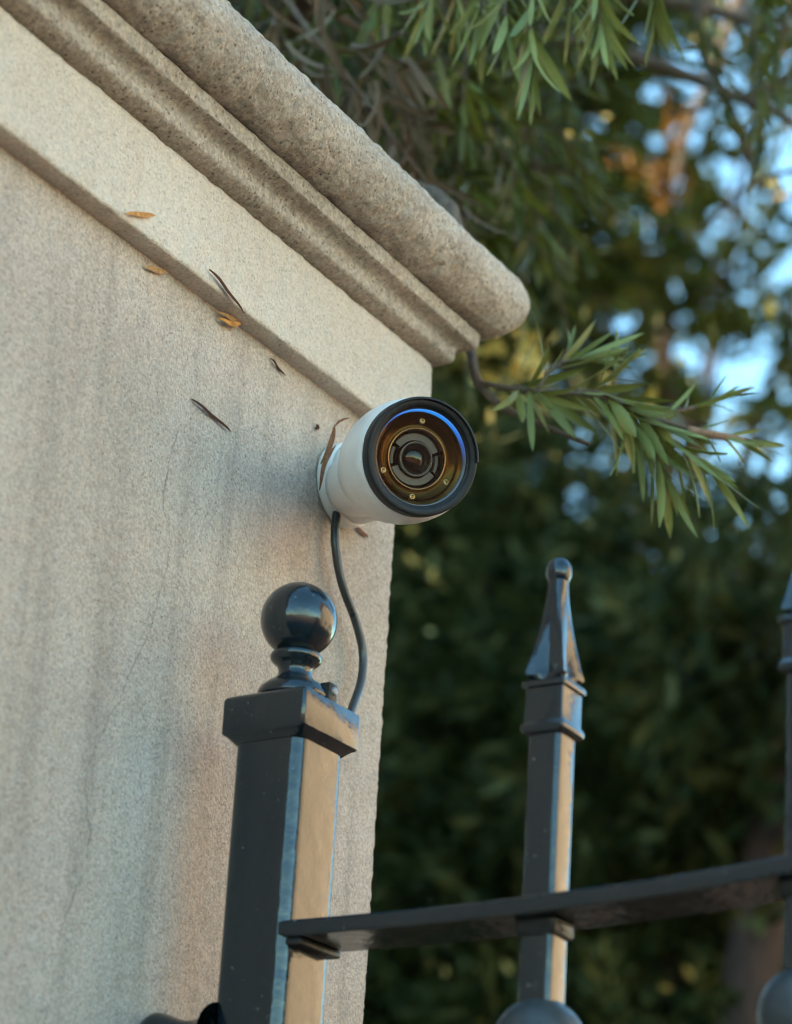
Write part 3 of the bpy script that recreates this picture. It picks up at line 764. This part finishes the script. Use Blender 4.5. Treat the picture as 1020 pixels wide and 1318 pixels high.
# --- sprays hanging from above
br2 = obj('branch', *tube([TOP + (0, 0, .3)] + pp([(480, -160, 2.2), (600, -90, 1.98), (700, -50, 1.88), (800, -60, 1.88), (900, -70, 1.95)]), [.028, .018, .010, .007, .005, .003], 8, 6), M['twig'], yew)
tag(br2, 'leafy branch hanging down from the top edge of the picture')
fr_ = []
for pts, n, kw in (
    ([(690, -50, 1.88), (682, 20, 1.86), (686, 78, 1.85)], 20, dict(spread=.75, droop=.7, start=.2)),
    ([(765, -50, 1.88), (768, 0, 1.87), (772, 30, 1.86)], 18, dict(spread=.8, droop=.6, start=.1)),
    ([(630, -60, 1.92), (622, -10, 1.9), (618, 20, 1.9)], 14, dict(spread=.8, droop=.6)),
    ([(660, -60, 1.90), (650, 0, 1.88), (652, 30, 1.87)], 14, dict(spread=.9, droop=.6)),
    ([(725, -60, 1.9), (730, -10, 1.9), (738, 10, 1.9)], 12, dict(spread=.9, droop=.5)),
    ([(560, -60, 1.98), (552, -10, 1.96), (548, 15, 1.95)], 12, dict(spread=.9, droop=.5)),
    ([(840, -60, 1.92), (838, -20, 1.9), (842, 0, 1.9)], 12, dict(spread=.9, droop=.5)),
    ([(595, -70, 2.0), (585, -20, 2.0), (588, 5, 2.0)], 10, dict(spread=.9, droop=.5))):
    P3 = pp(pts)
    obj('twig', *tube(P3, [.002] * (len(P3) - 1) + [.001], 6, 4), M['twig'], br2)
    fr_ += spray_leaves(P3, n, ln=(.048, .072), **kw)
place_leaves(fr_, br2)

# --- the rest of the crown: many sprays, joined
def random_sprays(boxes, per=(12, 18), length=(.10, .20), ln=(.045, .068), down=.6):
    fr = []; tw = []
    for (x0, x1, y0, y1, d0, d1, n) in boxes:
        for _ in range(n):
            p = at(rng.uniform(x0, x1), rng.uniform(y0, y1), rng.uniform(d0, d1))
            d = rng.normal(0, .6, 3) + np.array([.35, -.1, -down]); d /= np.linalg.norm(d)
            L = rng.uniform(*length)
            mid = p + d * L * .5; d2 = d + np.array([0, 0, -.5]); d2 /= np.linalg.norm(d2)
            P3 = [p, mid, mid + d2 * L * .5]
            fr += spray_leaves(P3, int(rng.integers(*per)), ln=ln, spread=.85, droop=.3)
            tw.append(P3)
    return fr, tw
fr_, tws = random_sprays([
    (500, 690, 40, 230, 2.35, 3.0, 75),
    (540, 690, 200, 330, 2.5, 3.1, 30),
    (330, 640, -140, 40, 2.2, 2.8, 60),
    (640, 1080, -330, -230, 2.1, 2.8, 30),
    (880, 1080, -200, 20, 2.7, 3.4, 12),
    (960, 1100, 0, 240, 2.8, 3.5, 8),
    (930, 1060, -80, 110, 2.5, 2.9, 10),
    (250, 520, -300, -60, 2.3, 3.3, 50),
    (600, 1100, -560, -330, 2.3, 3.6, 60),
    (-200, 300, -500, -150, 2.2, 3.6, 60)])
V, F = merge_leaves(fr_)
# unseen leaf mass added behind the wall to keep sun off the branch
shade_leaves = [(np.array([rng.uniform(-1.9, -.55), rng.uniform(-.5, .42), rng.uniform(2.45, 3.9)]), (.28, .28, .22), 330) for _ in range(66)]
V2, F2 = crown_leaves(shade_leaves, .07, .18)
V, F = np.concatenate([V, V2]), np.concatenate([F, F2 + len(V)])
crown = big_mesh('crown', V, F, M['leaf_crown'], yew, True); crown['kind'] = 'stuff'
VV, FF = [], []; off = 0
for P3 in tws:
    v, f = tube(P3, [.003, .002, .001], 5, 2)
    VV += v; FF += [tuple(i + off for i in q) for q in f]; off += len(v)
tg = obj('twigs', VV, FF, M['twig'], yew); tg['kind'] = 'stuff'; tg.name = 'crown_twigs'
# dead brown foliage hanging along the cornice
fr_, tws = random_sprays([(330, 480, -60, 60, 1.98, 2.2, 14), (400, 520, 40, 150, 2.02, 2.25, 14), (470, 560, 120, 230, 2.05, 2.3, 8)], per=(5, 9), length=(.06, .12), ln=(.045, .075), down=1.2)
V, F = merge_leaves(fr_, width=.12, arch=3)
dl = big_mesh('dead_foliage', V, F, M['leaf_dry'], yew, True); dl['kind'] = 'stuff'
tag(dl, 'brown withered leaves hanging behind the cornice')
for pts, r in (([(330, -60, 2.2), (390, 30, 2.1), (440, 90, 2.1), (500, 170, 2.12), (560, 250, 2.15)], .004), ([(360, -30, 2.15), (420, 10, 2.2), (500, 60, 2.3), (600, 110, 2.4)], .005), ([(880, -60, 2.9), (900, 60, 2.9), (935, 140, 2.95), (980, 250, 3.0)], .006), ([(1060, 60, 2.9), (960, 120, 2.95), (860, 150, 3.0)], .004), ([(1060, 180, 3.0), (960, 240, 3.05), (900, 300, 3.1)], .004)):
    obj('branch', *tube([TOP + (0, 0, .4), (TOP + at(*pts[0])) / 2 + (0, 0, .35)] + pp(pts), [.02, .014] + [r * (1 - .15 * i) for i in range(len(pts))], 7, 5), M['twig'], yew)

# ------------------------------------------------------------------ trees in the background
def conifer(base, h, r, z0, n, m, label, size=.065, width=.26, trunk_r=.1, cat='tree', group='trees behind the fence', lean=(0, 0)):
    b = np.array([base[0], base[1], 0.0])
    t = thing('evergreen_tree', label, cat, tuple(b), group)
    top = b + np.array([lean[0], lean[1], h])
    obj('trunk', *tube([b, b + (top - b) * .3 + (.03, .02, 0), b + (top - b) * .65, b + (top - b) * .97], [trunk_r, trunk_r * .85, trunk_r * .55, .01], 14, 5), M['bark'], t)
    cl = []
    k = 90
    for i in range(k):
        f = (i + .5) / k
        z = z0 + (h - z0) * f
        rr = r * (1 - f) ** .55 * rng.uniform(.55, 1.0)
        a = i * 2.4 + rng.normal(0, .3)
        c = b + (top - b) * (z / h) * np.array([1, 1, 0]) + np.array([rr * math.cos(a) * .75, rr * math.sin(a) * .75, z])
        s = r * rng.uniform(.28, .45)
        cl.append((c, (s, s, s * .7), int(n * 1.45) // k))
    V, F = crown_leaves(cl, size, width)
    cr = big_mesh('crown', V, F, m, t, False); cr['kind'] = 'stuff'
    return t
def gxy(px, d):
    p = at(px, 1318, d); return p[0], p[1]
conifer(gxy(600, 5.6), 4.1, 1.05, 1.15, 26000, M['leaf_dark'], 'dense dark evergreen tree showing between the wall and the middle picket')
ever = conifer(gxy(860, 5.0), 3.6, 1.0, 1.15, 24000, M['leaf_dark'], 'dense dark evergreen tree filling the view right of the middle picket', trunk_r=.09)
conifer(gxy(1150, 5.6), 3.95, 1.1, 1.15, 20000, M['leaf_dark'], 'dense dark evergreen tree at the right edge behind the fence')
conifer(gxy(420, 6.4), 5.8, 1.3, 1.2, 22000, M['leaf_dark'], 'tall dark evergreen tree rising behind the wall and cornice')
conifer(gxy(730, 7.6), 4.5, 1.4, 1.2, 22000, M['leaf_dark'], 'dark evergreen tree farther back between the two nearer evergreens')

def loose_tree(base, clumps, m, label, trunk_top, tr=.12, size=.10, width=.24, extra=()):
    b = np.array([base[0], base[1], 0.0]); t = thing('broadleaf_tree', label, 'tree', tuple(b), 'trees behind the fence')
    tt = np.array(trunk_top)
    obj('trunk', *tube([b, b + (tt - b) * .35 + (.05, -.03, 0), b + (tt - b) * .7, tt], [tr, tr * .85, tr * .6, tr * .3], 14, 6), M['bark'], t)
    V, F = crown_leaves(clumps, size, width)
    cr = big_mesh('crown', V, F, m, t, False); cr['kind'] = 'stuff'
    for c, r, n in clumps[:25:3]:
        c = np.asarray(c); s = b + (tt - b) * rng.uniform(.55, .95)
        obj('limb', *tube([s, (s + c) / 2 + (0, 0, .12), c], [tr * .35, tr * .22, .008], 8, 4), M['bark'], t)
    return t
def clump_px(lst, d0, d1, jitter=.0):
    out = []
    for (px, py, rpx, n) in lst:
        d = rng.uniform(d0, d1); r = rpx * d / FPX
        out.append((at(px, py, d), (r, r * 1.2, r), n))
    return out
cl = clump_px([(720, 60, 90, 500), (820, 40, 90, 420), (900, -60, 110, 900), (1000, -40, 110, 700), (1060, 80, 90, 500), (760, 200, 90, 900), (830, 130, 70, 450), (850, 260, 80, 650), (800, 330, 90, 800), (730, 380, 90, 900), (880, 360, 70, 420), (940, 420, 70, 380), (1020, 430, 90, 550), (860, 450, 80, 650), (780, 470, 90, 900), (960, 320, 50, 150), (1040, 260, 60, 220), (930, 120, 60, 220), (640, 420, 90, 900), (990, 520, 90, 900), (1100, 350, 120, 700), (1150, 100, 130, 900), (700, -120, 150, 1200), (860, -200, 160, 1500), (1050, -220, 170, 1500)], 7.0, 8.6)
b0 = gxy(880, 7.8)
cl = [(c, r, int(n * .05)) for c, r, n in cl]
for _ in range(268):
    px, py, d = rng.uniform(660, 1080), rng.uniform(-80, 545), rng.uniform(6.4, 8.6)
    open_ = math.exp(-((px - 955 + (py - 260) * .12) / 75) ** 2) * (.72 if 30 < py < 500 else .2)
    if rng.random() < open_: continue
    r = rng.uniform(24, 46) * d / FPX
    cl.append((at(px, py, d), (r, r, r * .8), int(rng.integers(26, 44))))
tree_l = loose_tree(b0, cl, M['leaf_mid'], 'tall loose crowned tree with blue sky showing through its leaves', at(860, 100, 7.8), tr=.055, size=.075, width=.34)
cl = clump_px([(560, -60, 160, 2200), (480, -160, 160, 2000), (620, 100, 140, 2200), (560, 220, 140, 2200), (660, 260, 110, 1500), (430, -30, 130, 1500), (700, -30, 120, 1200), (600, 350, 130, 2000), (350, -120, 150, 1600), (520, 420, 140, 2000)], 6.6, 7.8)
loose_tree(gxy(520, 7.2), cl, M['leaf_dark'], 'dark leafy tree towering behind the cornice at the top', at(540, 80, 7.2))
# sun highlights put into gold leaf colour, scattered through that tree and the evergreens
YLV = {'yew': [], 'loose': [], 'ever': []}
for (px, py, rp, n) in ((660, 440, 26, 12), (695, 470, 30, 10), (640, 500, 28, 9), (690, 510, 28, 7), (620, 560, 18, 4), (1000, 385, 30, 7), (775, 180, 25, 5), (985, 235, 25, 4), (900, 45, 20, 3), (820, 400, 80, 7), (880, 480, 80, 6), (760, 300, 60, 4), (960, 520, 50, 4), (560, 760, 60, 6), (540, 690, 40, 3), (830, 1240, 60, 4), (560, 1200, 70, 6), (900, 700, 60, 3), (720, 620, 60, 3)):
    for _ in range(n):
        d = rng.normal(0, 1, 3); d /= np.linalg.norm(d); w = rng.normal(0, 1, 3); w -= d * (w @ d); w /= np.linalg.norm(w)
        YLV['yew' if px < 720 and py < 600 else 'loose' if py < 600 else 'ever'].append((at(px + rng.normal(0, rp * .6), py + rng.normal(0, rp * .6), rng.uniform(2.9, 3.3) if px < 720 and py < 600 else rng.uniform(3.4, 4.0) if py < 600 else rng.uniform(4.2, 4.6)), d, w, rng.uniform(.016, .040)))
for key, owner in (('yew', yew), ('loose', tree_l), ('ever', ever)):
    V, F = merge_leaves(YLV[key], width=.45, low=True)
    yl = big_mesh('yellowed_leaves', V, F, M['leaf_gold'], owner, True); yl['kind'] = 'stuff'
# dead orange foliage in a tree beyond
cl = clump_px([(876, 218, 16, 40), (855, 232, 12, 16), (890, 232, 12, 14)], 4.4, 4.6)
o_t = thing('dead_bough', 'orange withered bough hanging among the leaves at upper right', 'branch', tuple(at(880, 150, 4.5)))
V, F = crown_leaves(cl, .05, .22); cr = big_mesh('foliage', V, F, M['leaf_orange'], o_t, False); cr['kind'] = 'stuff'
obj('stem', *tube(pp([(990, -120, 4.6), (930, 60, 4.5), (885, 170, 4.5), (868, 240, 4.5)]), [.02, .014, .009, .004], 8, 5), M['twig'], o_t)
# reddish trunk seen low at the right
tk = gxy(955, 4.3)
t = thing('red_barked_tree', 'reddish brown bare tree trunk low at the right behind the fence', 'tree', (tk[0], tk[1], 0))
bt = np.array([tk[0], tk[1], 0.])
obj('trunk', *tube([bt, bt + (.02, 0, 1.2), bt + (-.01, .03, 2.2), bt + (.03, .05, 2.7), bt + (.0, .08, 3.2)], [.085, .075, .066, .05, .02], 16, 6), M['bark'], t)
V, F = crown_leaves([(bt + np.array(q), (.26, .26, .18), 700) for q in ((0, 0, 3.0), (.25, .1, 2.85), (-.25, .2, 2.9), (.1, -.15, 3.12))], .08, .22)
cr = big_mesh('crown', V, F, M['leaf_dark'], t, False); cr['kind'] = 'stuff'

# ------------------------------------------------------------------ unseen building added across the road for gold reflection and warm bounce
hs = thing('house', 'sunlit ochre rendered house across the road, mirrored in the post', 'house', (6.2, 9.0, 0))
obj('wall', *box(6.2, 13, 2.5, 17, 0, 7.2), M['render'], hs, smooth=False)
V = [(5.7, 2.0, 7.1), (13.5, 2.0, 7.1), (13.5, 17.5, 7.1), (5.7, 17.5, 7.1), (9.6, 2.0, 9.4), (9.6, 17.5, 9.4)]
obj('roof', V, [(0, 3, 5, 4), (1, 4, 5, 2), (0, 4, 1), (3, 2, 5), (0, 1, 2, 3)], M['tile'], hs, smooth=False)
for zz in (1.0,):
    for yy in (4.0, 7.6, 11.2, 14.6):
        w = obj('window', *box(6.14, 6.22, yy - .65, yy + .65, zz, zz + 1.5, .01), M['frame_white'], hs, smooth=False)
        obj('pane', *box(6.12, 6.13, yy - .55, yy + .55, zz + .1, zz + 1.4), M['window_glass'], w, smooth=False)

hb = thing('house', 'tall pale house standing in the garden behind the stucco wall', 'house', (-9.5, -2.0, 0))  # out of view, added to block the sun and keep everything shaded
obj('wall', *box(-13, -6.6, -9, 5.0, 0, 6.5), M['render'], hb, smooth=False)
V = [(-13.4, -9.4, 6.4), (-6.2, -9.4, 6.4), (-6.2, 5.4, 6.4), (-13.4, 5.4, 6.4), (-9.8, -9.4, 8.2), (-9.8, 5.4, 8.2)]
obj('roof', V, [(0, 3, 5, 4), (1, 4, 5, 2), (0, 4, 1), (3, 2, 5), (0, 1, 2, 3)], M['tile'], hb, smooth=False)
for zz in (1.0, 4.2):
    for yy in (-6.5, -3.0, .5, 3.4):
        w = obj('window', *box(-6.62, -6.54, yy - .6, yy + .6, zz, zz + 1.5, .01), M['frame_white'], hb, smooth=False)
        obj('pane', *box(-6.53, -6.52, yy - .5, yy + .5, zz + .1, zz + 1.4), M['window_glass'], w, smooth=False)
